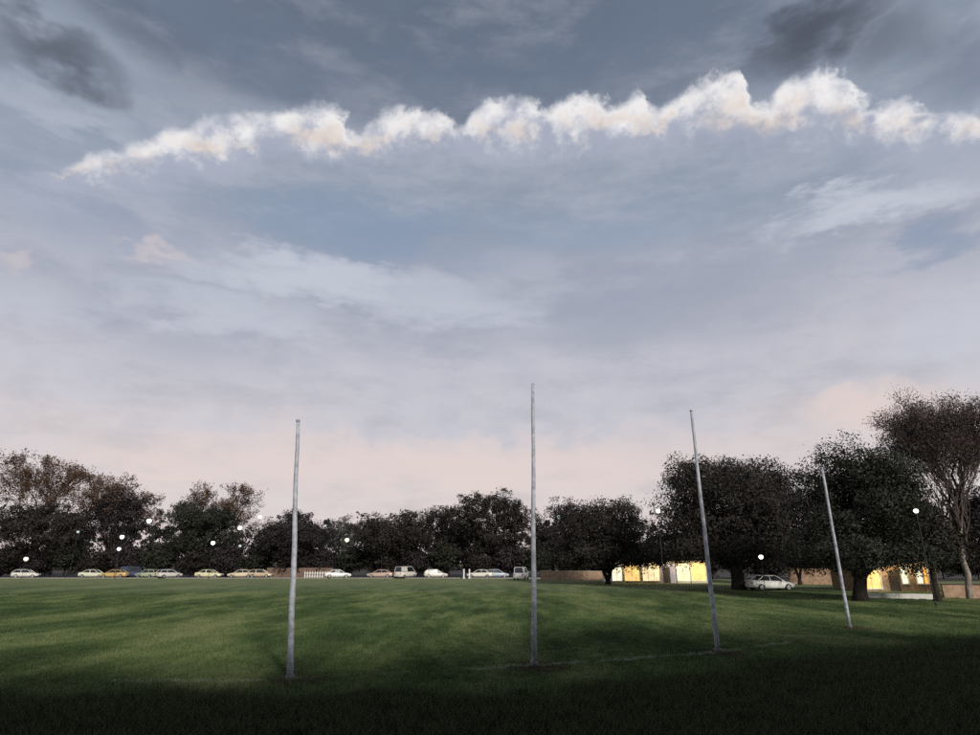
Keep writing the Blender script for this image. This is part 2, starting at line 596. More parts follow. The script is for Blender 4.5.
# ------------------------------------------------------------------ turf blades (real geometry, scattered)
def build_grass():
    rg = np.random.default_rng(3)
    def tuft(name, nb, spread, h0, h1, w):
        V, F = [], []
        for i in range(nb):
            bx, by = rg.normal(0, spread, 2)
            a = rg.uniform(0, 2 * math.pi)
            h = rg.uniform(h0, h1)
            lean = rg.uniform(0.15, 0.8) * h
            dx, dy = math.cos(a), math.sin(a)
            px, py = -dy * w / 2, dx * w / 2
            n = len(V)
            V += [(bx - px, by - py, -0.01), (bx + px, by + py, -0.01),
                  (bx + dx * lean * .35 + px * .8, by + dy * lean * .35 + py * .8, h * .6), (bx + dx * lean * .35 - px * .8, by + dy * lean * .35 - py * .8, h * .6),
                  (bx + dx * lean, by + dy * lean, h)]
            F += [(n, n + 1, n + 2, n + 3), (n + 3, n + 2, n + 4)]
        return MB().add(V, F).mesh(name, BLADE)
    lawn = [tuft('lawn_tuft', 40, 0.09, 0.03, 0.085, 0.009) for _ in range(3)]
    rank = [tuft('long_tuft', 40, 0.09, 0.07, 0.26, 0.012) for _ in range(3)]  # taller tufts for the strip whose colour carries painted shade

    def patch(name, y0, y1, dens, meshes, dy, smin, smax, label, shadezone):
        V, F, A = [], [], []
        ys = np.arange(y0, y1 + dy, dy)
        for y in ys:
            hw = y * 0.92 + 2
            for i in range(41):
                x = (i / 20 - 1) * hw
                V.append((x, y, hgt(x, y)))
                e = 14.1 + max(x - .5, 0) * 0.58
                d = 1.0 / max(1.0, (y / 14.0)) ** 1.6
                if shadezone:
                    d *= min(max((e + 1.0 - y) / 2.0, 0), 1)
                A.append(d * dens)
        for j in range(len(ys) - 1):
            for i in range(40):
                q = j * 41 + i
                F.append((q, q + 1, q + 42, q + 41))
        o = MB().add(V, F).build(name, BLADE)
        at_ = o.data.attributes.new('dens', 'FLOAT', 'POINT')
        at_.data.foreach_set('value', A)
        tag(o, label, 'grass', kind='stuff')
        # prototypes sit in a collection that is not linked to the scene
        pc = bpy.data.collections.new(name + '_tufts')
        for i, me in enumerate(meshes):
            pc.objects.link(bpy.data.objects.new('tuft', me))
        ng = bpy.data.node_groups.new(name, 'GeometryNodeTree')
        ng.interface.new_socket('Geometry', in_out='INPUT', socket_type='NodeSocketGeometry')
        ng.interface.new_socket('Geometry', in_out='OUTPUT', socket_type='NodeSocketGeometry')
        k = NT(ng)
        gi, go = k.n('NodeGroupInput'), k.n('NodeGroupOutput')
        dp = k.n('GeometryNodeDistributePointsOnFaces')
        na = k.n('GeometryNodeInputNamedAttribute', data_type='FLOAT')
        na.inputs['Name'].default_value = 'dens'
        ci = k.n('GeometryNodeCollectionInfo')
        ci.inputs['Collection'].default_value = pc
        ci.inputs['Separate Children'].default_value = True
        ci.inputs['Reset Children'].default_value = True
        ip = k.n('GeometryNodeInstanceOnPoints')
        ip.inputs['Pick Instance'].default_value = True
        rv = k.n('FunctionNodeRandomValue', data_type='FLOAT_VECTOR')
        rv.inputs[0].default_value = (-0.12, -0.12, 0)
        rv.inputs[1].default_value = (0.12, 0.12, 6.283)
        rs = k.n('FunctionNodeRandomValue', data_type='FLOAT')
        rs.inputs[2].default_value = smin
        rs.inputs[3].default_value = smax
        L = ng.links.new
        L(gi.outputs[0], dp.inputs['Mesh'])
        L(na.outputs[0], dp.inputs['Density'])
        L(dp.outputs['Points'], ip.inputs['Points'])
        L(ci.outputs[0], ip.inputs['Instance'])
        L(rv.outputs[0], ip.inputs['Rotation'])
        L(rs.outputs[1], ip.inputs['Scale'])
        L(ip.outputs[0], go.inputs[0])
        md = o.modifiers.new('grass', 'NODES')
        md.node_group = ng
    patch('mown_grass', 10.0, 60.0, 55, lawn, 1.0, 0.7, 1.25, 'short mown green grass covering the sports oval', False)
    patch('shade_painted_grass', 9.5, 29.0, 60, rank, 0.5, 0.6, 1.3, 'long grass before the goal line, foreground shade painted into its colour', True)


build_grass()


# ------------------------------------------------------------------ goal posts
def build_posts():
    white = paint('post_paint', (0.40, 0.425, 0.475), 0.45, var=0.38, scale=5.0, bump=0.15)
    steel = paint('post_sleeve', (0.16, 0.16, 0.16), 0.6, metal=0.4, var=0.3)
    labels = ['white painted goal post, shorter outer post beside the long chalk line stretch',
              'tallest white painted goal post, slim and upright, against the low middle trees',
              'tall white goal post leaning slightly, in front of the broad dark tree',
              'short outer white goal post in front of the rounded tree by the lit cottage']
    rad = [(0.082, 0.046), (0.082, 0.044), (0.080, 0.044), (0.074, 0.050)]
    for (b, t), base, lab, (r0, r1) in zip(POSTS, PB, labels, rad):
        top = at(t[0], t[1], base.y)
        d = top - base
        L = d.length
        z0 = hgt(base.x, base.y)
        rt = empty('goal_post', (base.x, base.y, z0), 0, lab, 'goal post', 'football goal posts')
        rt.rotation_euler = d.to_track_quat('Z', 'Y').to_euler()
        pts = [(0, 0, -0.05)] + [(0.012 * math.sin(i * 1.3), 0.01 * math.cos(i * 1.7), L * i / 8) for i in range(1, 9)]
        rs = [r0 + (r1 - r0) * i / 8 for i in range(9)]
        MB().tube(pts, rs, 16).build('pole', white, rt, smooth=False)
        for p in rt.children: p.data.polygons.foreach_set('use_smooth', [len(q.vertices) == 4 for q in p.data.polygons])
        MB().lathe([(r1 + .004, L - .03), (r1 + .006, L + .01), (r1 * .8, L + .035), (0.008, L + .045)], 16).build('cap', white, rt, smooth=True)
        MB().lathe([(r0 + .03, -0.05), (r0 + .03, .10), (r0 + .012, .12), (r0 + .004, .125)], 16).build('ground_sleeve', steel, rt)


build_posts()


# ------------------------------------------------------------------ trees
def wobble_line(a, b, n, amp, rg, sag=0.0):
    a, b = np.array(a, float), np.array(b, float)
    t = np.linspace(0, 1, n)[:, None]
    p = a + (b - a) * t
    w = rg.normal(0, amp, (n, 3))
    w[0] = w[-1] = 0
    p += w * np.sin(t * math.pi)
    p[:, 2] += sag * np.sin(t[:, 0] * math.pi)
    return p


def leaf_quads(C, N, size, rg):
    """leaf-sized faces round centres C with rough normals N"""
    n = len(C)
    N = N + rg.normal(0, 0.55, (n, 3))
    N /= np.linalg.norm(N, axis=1)[:, None] + 1e-9
    R = rg.normal(0, 1, (n, 3))
    U = np.cross(N, R)
    U /= np.linalg.norm(U, axis=1)[:, None] + 1e-9
    W = np.cross(N, U)
    s = size * rg.uniform(0.55, 1.35, (n, 1))
    return np.stack([C - U * s, C - W * s * .55 + N * s * .15, C + U * s, C + W * s * .55 + N * s * .15], axis=1)


def crown_points(lobes, nclump, per, rg, sig, skin=0.5):
    L = np.array([l[0] for l in lobes])
    Rr = np.array([l[1] for l in lobes])
    wt = (Rr.prod(axis=1)) ** (2 / 3)
    wt /= wt.sum()
    idx = rg.choice(len(L), nclump, p=wt)
    d = rg.normal(0, 1, (nclump, 3))
    d /= np.linalg.norm(d, axis=1)[:, None]
    # lumpy radius
    ph = rg.uniform(0, 6.28, (6,))
    lump = 1 + 0.13 * np.sin(d[:, 0] * 5 + ph[0] + idx) + 0.11 * np.sin(d[:, 1] * 7 + ph[1]) + 0.12 * np.sin(d[:, 2] * 6 + ph[2] + idx * 2)
    r = (1 - skin * rg.random(nclump) ** 1.4) * lump
    c = L[idx] + d * Rr[idx] * r[:, None]
    P = np.repeat(c, per, axis=0) + np.clip(rg.normal(0, .85, (nclump * per, 3)), -1.25, 1.25) * sig * np.repeat(rg.uniform(.5, 1.3, (nclump, 1)), per, axis=0) * np.array([1, 1, .75])
    N = np.repeat(d, per, axis=0)
    return P, N


def make_tree(name, label, base, H, W, cat='tree', group=None, cb=0.25, nl=14, leaves=32000, size=0.175, sig=0.5, mats=('leaf_dark', 'bark_dark'),
              seed=0, trunk_r=None, lean=0.0, shape='round', low=False, skin=0.5, fork=False, depth=0.9, skirt=0):
    rg = np.random.default_rng(seed)
    rt = empty(name, base, 0, label, cat, group)
    tr = trunk_r or H * 0.022
    zc = H * (1 + cb) / 2
    rz = H * (1 - cb) / 2
    lobes = []
    for i in range(nl):
        a = i * 2.399 + rg.uniform(-.3, .3)
        u = rg.uniform(-0.75, 0.85) if not low else rg.uniform(-0.95, 0.85)
        prof = math.sqrt(max(0.05, 1 - u * u))
        if shape == 'fan': prof = 0.35 + 0.6 * (u + 1) / 2
        rr = 0.68 * prof * rg.uniform(0.5, 1.0)
        sz = rg.uniform(0.22, 0.45)
        c = (lean * (u + 1) / 2 + W / 2 * rr * math.cos(a), W / 2 * depth * rr * math.sin(a), zc + rz * 0.70 * u)
        lobes.append((c, (W / 2 * sz, W / 2 * sz * depth, rz * sz * rg.uniform(.75, 1.0))))
    for i in range(skirt):
        a = i * 6.283 / skirt + rg.uniform(-.2, .2)
        lobes.append(((lean * .3 + W * .34 * math.cos(a), W * .34 * depth * math.sin(a), H * rg.uniform(.25, .31)), (W * .17, W * .17, H * rg.uniform(.08, .12))))
    lobes.append(((lean * .5, 0, zc - rz * .05), (W * .33, W * .33 * depth, rz * .68)))
    # trunk and limbs
    tb = MB()
    th = H * max(cb * 0.9, 0.14)
    top = (lean * .3 + rg.normal(0, .1), rg.normal(0, .1), zc)
    if not fork:
        pts = wobble_line((0, 0, -0.3), top, 8, tr * .35, rg)
        tb.tube(pts, [tr * 1.5, tr * 1.08] + [tr * (1 - .1 * i) for i in range(6)], 10)
        start = pts[2]
    else:
        start = np.array((0, 0, th * .25))
        tb.tube([(0, 0, -0.3), (0, 0, 0.1), start], [tr * 1.4, tr * 1.15, tr], 10)
        for sx in (-1, 1):
            tb.tube(wobble_line(start, (sx * W * .16, 0, zc), 6, tr * .3, rg), np.linspace(tr * .75, tr * .25, 6), 8)
    for i, (c, r) in enumerate(lobes[:-1]):
        s = np.array((0, 0, th * rg.uniform(.8, 1.5))) + np.array((lean * .1, 0, 0))
        p = wobble_line(s, c, 6, tr * .5, rg, sag=-0.05 * H * (1 if c[2] > zc else -.3))
        tb.tube(p, np.linspace(tr * .42, tr * .1, 6), 6)
    per = 46
    P, N = crown_points(lobes, leaves // per, per, rg, sig * 1.3, skin)
    keep = P[:, 2] > (0.05 if low else H * cb * 0.62)
    Q = leaf_quads(P[keep], N[keep], size, rg)
    tb.build('trunk', MATS[mats[1]], rt, smooth=True)
    me = quads_mesh('crown', Q, MATS[mats[0]])
    o = bpy.data.objects.new('crown', me)
    COL.objects.link(o)
    o.parent = rt
    return rt


def make_twiggy(name, label, base, H, W, seed, mats, levels=5, leaf=0, lsize=0.12, trunk_r=0.3, group=None, spread=0.55, first=0.22, lean=0.0, twig_r=0.012, leader=0):
    """bare fan-headed tree: limbs fork again and again into fine twigs"""
    rg = np.random.default_rng(seed)
    rt = empty(name, base, 0, label, 'tree', group)
    tb, lb, tw = MB(), MB(), MB()
    tips = []

    def grow(p, d, L, r, lev):
        d = d / np.linalg.norm(d)
        e = p + d * L
        pts = wobble_line(p, e, 4, L * .045, rg)
        r1 = max(r * .62, twig_r * .6)
        (tb if lev < 1 else lb if lev < 3 else tw).tube(pts, np.linspace(r, r1, 4), 8 if lev < 2 else (5 if lev < 3 else 3), cap=False)
        if lev >= 3:
            tips.append(e); tips.append(pts[2])
        if lev == levels: return
        nc = 4 if lev < 3 else 3
        for i in range(nc):
            ax = rg.normal(0, 1, 3)
            nd = d + spread * ax / np.linalg.norm(ax) * rg.uniform(.6, 1.2)
            nd[0] *= W / H * 1.6 if lev == 0 else 1.0
            nd[2] = abs(nd[2]) * 0.9 + 0.18
            q = pts[3] if i < 2 else pts[2] * .6 + pts[3] * .4
            grow(q, nd, L * rg.uniform(.62, .82), max(r1 * rg.uniform(.6, .8), twig_r), lev + 1)
    if not leader:
        grow(np.array((0, 0, -0.3)), np.array((lean, 0, 1.0)), H * first + .3, trunk_r, 0)
    else:
        tp = wobble_line((0, 0, -0.3), (lean * H, 0, H * .62), 9, trunk_r * .5, rg)
        tb.tube(tp, np.linspace(trunk_r * 1.1, trunk_r * .35, 9), 9, cap=False)
        for i in range(leader):
            t = first + (.62 - first) * i / (leader - 1)
            a = i * 2.4 + rg.uniform(-.4, .4)
            q = np.array([np.interp(t * H, tp[:, 2], tp[:, j]) for j in range(3)])
            o = W / H * rg.uniform(.75, 1.15)
            grow(q, np.array((math.cos(a) * o, math.sin(a) * o * .8, 1.0)), H * .26 * (1.15 - .4 * t), trunk_r * .45, 1)
    k = H / max(t[2] for t in tips)
    for m in (tb, lb, tw):
        for i in range(len(m.v)): m.v[i] = m.v[i] * np.array((1, 1, k))
    tb.build('trunk', MATS[mats[1]], rt, smooth=True)
    lb.build('limbs', MATS[mats[2]], rt, smooth=True)
    tw.build('twigs', MATS[mats[2]], rt)
    if leaf:
        T = np.array(tips) * np.array((1, 1, k))
        i = rg.integers(0, len(T), leaf)
        P = T[i] + rg.normal(0, .28, (leaf, 3))
        o = bpy.data.objects.new('crown', quads_mesh('crown', leaf_quads(P, rg.normal(0, 1, (leaf, 3)), lsize, rg), MATS[mats[0]]))
        COL.objects.link(o)
        o.parent = rt
    return rt


leaf_mat('leaf_dark', (0.012, 0.0105, 0.009), (0.052, 0.044, 0.037))
leaf_mat('leaf_wood', (0.014, 0.014, 0.013), (0.036, 0.036, 0.034))
leaf_mat('leaf_green', (0.012, 0.014, 0.010), (0.046, 0.050, 0.034))
leaf_mat('leaf_plum', (0.015, 0.011, 0.013), (0.048, 0.038, 0.040))
leaf_mat('leaf_grey', (0.045, 0.050, 0.045), (0.090, 0.095, 0.085))
leaf_mat('leaf_brown', (0.055, 0.030, 0.018), (0.145, 0.085, 0.050))
leaf_mat('leaf_dusk', (0.050, 0.036, 0.035), (0.110, 0.080, 0.074))
bark_mat('bark_dark', (0.016, 0.013, 0.011), (0.040, 0.032, 0.027))
bark_mat('bark_pale', (0.14, 0.12, 0.10), (0.34, 0.30, 0.26))
bark_mat('bark_twig', (0.050, 0.038, 0.034), (0.10, 0.078, 0.070))


def tree_px(fn, name, label, x, Y, ytop, x0, x1, **kw):
    """a tree whose foot stands at depth Y on the ground, its crown top and sides at the photo's"""
    b = at(x, YH, Y)
    g = Vector((b.x, Y, 0))
    H = at(x, ytop, Y).z
    W = at(x1, ytop + 30, Y).x - at(x0, ytop + 30, Y).x
    return fn(name, label, g, H, W, **kw)


T = make_tree
tree_px(make_twiggy, 'park_tree', 'tall thin-topped brown tree with sky through its twigs above the dark shrubs', 28, 122, 452, -2, 52, seed=11,
        mats=('leaf_brown', 'bark_dark', 'bark_twig'), leaf=15000, lsize=.17, trunk_r=.36, spread=.55, first=.2, twig_r=.022, leader=8)
tree_px(T, 'park_tree', 'dark round tree directly below the thin-topped brown tree', 30, 118, 492, -40, 85, seed=12, cb=.10, nl=18, low=True, mats=('leaf_dark', 'bark_dark'))
tree_px(T, 'park_tree', 'narrow dark tree with a loose brownish upper crown', 108, 121, 478, 74, 141, seed=13, cb=.12, nl=14, mats=('leaf_plum', 'bark_dark'), low=True, leaves=18000)
tree_px(make_twiggy, 'park_tree', 'loose brown twiggy tree rising out of the narrow dark tree', 108, 123, 476, 92, 124, seed=14,
        mats=('leaf_brown', 'bark_dark', 'bark_twig'), leaf=9000, lsize=.16, trunk_r=.3, twig_r=.022, leader=6)
tree_px(T, 'park_tree', 'spreading dark tree with wispy top among the lit lamps', 200, 120, 498, 140, 252, seed=15, cb=.10, nl=18, mats=('leaf_green', 'bark_dark'), low=True)
tree_px(make_twiggy, 'park_tree', 'wispy tan twigged tree leaning over the spreading dark tree', 205, 124, 482, 180, 232, seed=16,
        mats=('leaf_brown', 'bark_dark', 'bark_twig'), leaf=8000, lsize=.15, trunk_r=.3, lean=.06, twig_r=.022, leader=6)
tree_px(T, 'park_tree', 'dense dark plum tree behind the shorter outer goal post', 290, 118, 502, 240, 342, seed=17, cb=.10, nl=18, mats=('leaf_plum', 'bark_dark'), low=True)
tree_px(T, 'distant_tree', 'grey-green distant tree in the low gap of the tree line', 338, 178, 513, 305, 372, seed=18, cb=.08, nl=14, mats=('leaf_grey', 'bark_dark'), low=True, leaves=16000)
tree_px(T, 'park_tree', 'low dark tree between the gap and the taller middle tree', 392, 118, 500, 345, 440, seed=19, cb=.10, nl=18, mats=('leaf_dark', 'bark_dark'), low=True)
tree_px(T, 'park_tree', 'small dark tree squeezed beside the taller middle tree', 446, 124, 491, 410, 480, seed=20, cb=.10, nl=14, mats=('leaf_plum', 'bark_dark'), low=True, leaves=18000)
tree_px(T, 'park_tree', 'taller middle tree with dense dark crown beside the tallest post', 492, 119, 481, 444, 536, seed=21, cb=.10, nl=18, mats=('leaf_dark', 'bark_dark'), low=True)
tree_px(T, 'park_tree', 'dark tree filling the dip behind the tallest goal post', 553, 124, 494, 515, 592, seed=22, cb=.10, nl=14, mats=('leaf_plum', 'bark_dark'), low=True, leaves=18000)
tree_px(T, 'park_tree', 'dark tree on a short forked trunk left of the lit shopfronts', 607, 82, 494, 552, 672, seed=23, skirt=8, cb=.12, nl=18, mats=('leaf_dark', 'bark_dark'), leaves=45000, size=.14, trunk_r=.34, fork=True)
tree_px(T, 'park_tree', 'broad dark tree with thick trunk behind the leaning tall post', 736, 66, 443, 646, 826, seed=24, skirt=10, cb=.10, nl=24, mats=('leaf_dark', 'bark_dark'), leaves=95000, size=.125, trunk_r=.62, sig=.55, skin=.55)
tree_px(T, 'park_tree', 'small forked tree standing before the tan garden wall', 797, 80, 462, 752, 842, seed=25, skirt=5, cb=.17, nl=10, mats=('leaf_plum', 'bark_dark'), leaves=22000, size=.14, trunk_r=.24, fork=True)
tree_px(T, 'park_tree', 'rounded dark green tree beside the lit cottage', 853, 47, 438, 800, 946, lean=2.7, seed=26, skirt=10, cb=.14, nl=24, mats=('leaf_green', 'bark_dark'), leaves=95000, size=.092, trunk_r=.42, sig=.42, skin=.55)
tree_px(T, 'park_tree', 'slim dark tree whose trunk stands at the end of the white kerb wall', 930, 46, 500, 890, 952, seed=27, cb=.40, nl=10, mats=('leaf_dark', 'bark_dark'), leaves=16000, size=.11, trunk_r=.22, sig=.32)
tree_px(make_twiggy, 'bare_tree', 'tall bare fan-shaped tree with a pale trunk', 962, 50, 384, 950, 996, seed=31, mats=('leaf_dusk', 'bark_pale', 'bark_twig'),
        leaf=48000, lsize=.07, trunk_r=.23, spread=.36, first=.2, levels=5, twig_r=.016, leader=18, lean=.05)
tree_px(T, 'park_tree', 'low dusky tree at the foot of the bare fan-shaped tree', 1000, 56, 486, 948, 1060, seed=32, cb=.12, nl=14, mats=('leaf_plum', 'bark_dark'), low=True, leaves=20000, size=.14)

# far wood closing the view beyond the road, too far to count
rgw = np.random.default_rng(77)
lw = [((x, 235 + rgw.uniform(-14, 14), 7 + rgw.uniform(-2, 2)), (9 + rgw.uniform(-2, 3), 7, rgw.uniform(8, 13))) for x in np.arange(-230, 260, 7.5)]
Pw, Nw = crown_points(lw, 3400, 20, rgw, .9, .5)
o = bpy.data.objects.new('far_wood', quads_mesh('far_wood', leaf_quads(Pw, Nw, .6, rgw), MATS['leaf_wood']))
COL.objects.link(o)
tag(o, 'far grey-green wood closing the view beyond the road', 'wood', kind='stuff')

# shrubs under the tree line
shrubs = []
SHL = {36: 'dark shrub directly behind the silver small car', 96: 'dark shrub directly behind the pale cream-green car', 128: 'dark shrub behind the dark blue van',
       160: 'dark shrub between the green and light grey small cars', 192: 'dark shrub right of the light grey hatchback', 226: 'dark shrub between the pale yellow and long cream cars',
       258: 'dark shrub behind the tan hatchback', 292: 'dark shrub behind the shorter outer goal post', 322: 'dark shrub behind the white picket fence',
       352: 'dark shrub right of the bright white car', 382: 'dark shrub behind the salmon pink car', 414: 'dark shrub behind the pale grey tall van',
       446: 'dark shrub right of the off-white hatchback', 478: 'dark shrub behind the white sedan', 508: 'dark shrub between the blue-grey car and the white van',
       540: 'dark shrub behind the tallest goal post', 572: 'dark shrub behind the low tan wall', 602: 'dark shrub behind the forked trunk',
       770: 'dark shrub behind the white car by the broad tree', 805: 'dark shrub behind the small forked tree'}
for i, (x, yt) in enumerate([(5, 540), (36, 546), (66, 536), (96, 548), (128, 542), (160, 538), (192, 547), (226, 540), (258, 545), (292, 538), (322, 546), (352, 544),
                             (382, 538), (414, 545), (446, 540), (478, 546), (508, 540), (540, 544), (572, 540), (602, 548), (635, 541),
                             (668, 545), (700, 540), (735, 538), (770, 543), (805, 540), (838, 535), (872, 545), (905, 540), (940, 538), (975, 534)]):
    lab = SHL.get(x, 'dark rounded shrub in the row beneath the far trees')
    Y = (117.5 if x < 650 else 103) + (i % 3) * .8
    if i < 3:
        s = tree_px(T, 'shrub', lab, x, Y, yt, x - 22, x + 22, seed=50 + i, cat='shrub', group='shrubs beneath the far trees',
                    cb=.02, nl=12, leaves=9000, size=.2, trunk_r=.1, low=True, mats=(('leaf_dark', 'leaf_plum', 'leaf_green')[i], 'bark_dark'))
        s['h'] = at(x, yt, Y).z
        shrubs.append(s)
    else:
        s = copy_tree(shrubs[i % 3])
        s['label'] = lab
        p = at(x, YH, Y)
        s.location = (p.x, Y, 0)
        k_ = at(x, yt, Y).z / shrubs[i % 3]['h']
        s.scale = (1.0, 1.0, k_)
        s.rotation_euler = (0, 0, i * 1.9)
for s in bpy.data.objects:
    if 'h' in s.keys(): del s['h']

# unseen trees added behind the viewpoint to shade the near verge
shade = None
for i, (x, y, sc) in enumerate([(0, -9, 1.05), (-8, -9, 1.05), (8, -8.5, 1.1), (16, -8, 1.3), (25, -7.5, 1.35), (-16, -9.5, 1.05)]):
    if shade is None:
        shade = make_tree('added_shade_tree', 'unseen tree added to shade the near verge', (x, y, 1.0), 13.5, 12, group='unseen trees added for shade', cb=.16, nl=20,
                          leaves=26000, size=.3, sig=.5, seed=90, trunk_r=.35, mats=('leaf_green', 'bark_dark'))
    else:
        s = copy_tree(shade)
        s.location = (x, y, 1.0)
        s.rotation_euler = (0, 0, i * 1.3)
        s.scale = (sc, sc, sc)


# ------------------------------------------------------------------ lamps
def build_lamps():
    polem = paint('lamp_pole', (0.04, 0.045, 0.045), 0.5, metal=0.5)
    gls = [glow('lamp_glow_%d' % i, c, e) for i, (c, e) in enumerate([((1.0, 0.97, 0.84), 5.0), ((1.0, .90, .62), 2.6), ((.92, .97, 1.0), 4.0), ((1.0, .95, .74), 7.0)])]
    gl2 = glow('lamp_glow_dim', (0.75, 0.88, 0.90), 0.45)
    far = 'lit lamp post with pale globe in front of the far dark trees'
    grp = 'lamp posts along the far trees'
    spec = [(26, 559, 109, 'low lit lamp post with large globe beside the parked silver car', .42, 1), (78, 532, 111, 'dim lamp post between the thin-topped and narrow brown trees', .30, 0),
            (149, 521, 110, 'tall lit lamp post between the narrow brown tree and spreading tree', .46, 1), (122, 537, 109, far, .40, 1), (119, 549, 110, far, .36, 1),
            (213, 543, 109, far, .40, 1), (240, 528, 110, far, .42, 1), (240, 546, 111, 'short dim lamp post below a brighter globe', .30, 0),
            (260, 517, 110, far, .38, 1), (347, 540, 109, 'lit lamp post below the low gap in the tree line', .42, 1),
            (559, 517, 112, 'dim bluish lamp post just past the tallest goal post', .42, 0), (658, 511, 58, 'lit lamp post between the forked-trunk tree and broad dark tree', .26, 1),
            (761, 557, 55, 'short lit lamp post above the white parked car', .22, 1), (916, 511, 40.5, 'lit lamp post in front of the rounded tree by the cottage', .17, 1)]
    for x, y, Y, lab, r, on in spec:
        p = at(x, y, Y)
        r *= .85
        H = p.z
        rt = empty('lamp_post', (p.x, Y, 0), 0, lab, 'lamp post', grp)
        MB().lathe([(.055, -.05), (.055, .3), (.028, .36), (.022, H * .6), (.018, H - r - .06), (.05, H - r), (.06, H - r + .05)], 10).build('pole', polem, rt)
        n = 8
        prof = [(r * math.sin(math.pi * (i + .3) / (n + .6)) * (1.0 if i > 3 else .92), H - r * .95 * math.cos(math.pi * (i + .3) / (n + .6))) for i in range(n + 1)]
        MB().lathe(prof, 14).build('globe', gls[(x * 7 + y) % 4] if on else gl2, rt, smooth=True)
        MB().lathe([(r * .55, H + r * .82), (r * .5, H + r * .95), (.03, H + r * 1.15)], 12).build('cap', polem, rt)


build_lamps()


# ------------------------------------------------------------------ parked cars
GLASS = paint('car_glass', (0.015, 0.018, 0.02), 0.12, var=.1, spec=.6)
RUBBER = paint('tyre_rubber', (0.015, 0.015, 0.015), 0.9)
RIM = paint('wheel_alloy', (0.45, 0.45, 0.46), 0.35, metal=.8)
HEAD = paint('headlight_lens', (0.75, 0.75, 0.72), 0.15, var=.05)
TAIL = paint('tail_lens', (0.35, 0.02, 0.015), 0.2, var=.1)
TRIM = paint('black_trim', (0.02, 0.02, 0.02), 0.6)
PLATE = paint('blank_plate', (0.6, 0.6, 0.58), 0.5)


def loft(secs):
    """cross sections along x: each list of (y,z) points -> closed skin"""
    V, F = [], []
    n = len(secs[0][1])
    for x, ring in secs:
        V += [(x, y, z) for y, z in ring]
    for i in range(len(secs) - 1):
        for j in range(n):
            q = (j + 1) % n
            F.append((i * n + j, (i + 1) * n + j, (i + 1) * n + q, i * n + q))
    F.append(tuple(range(n)))
    F.append(tuple((len(secs) - 1) * n + j for j in range(n - 1, -1, -1)))
    return MB().add(V, F)


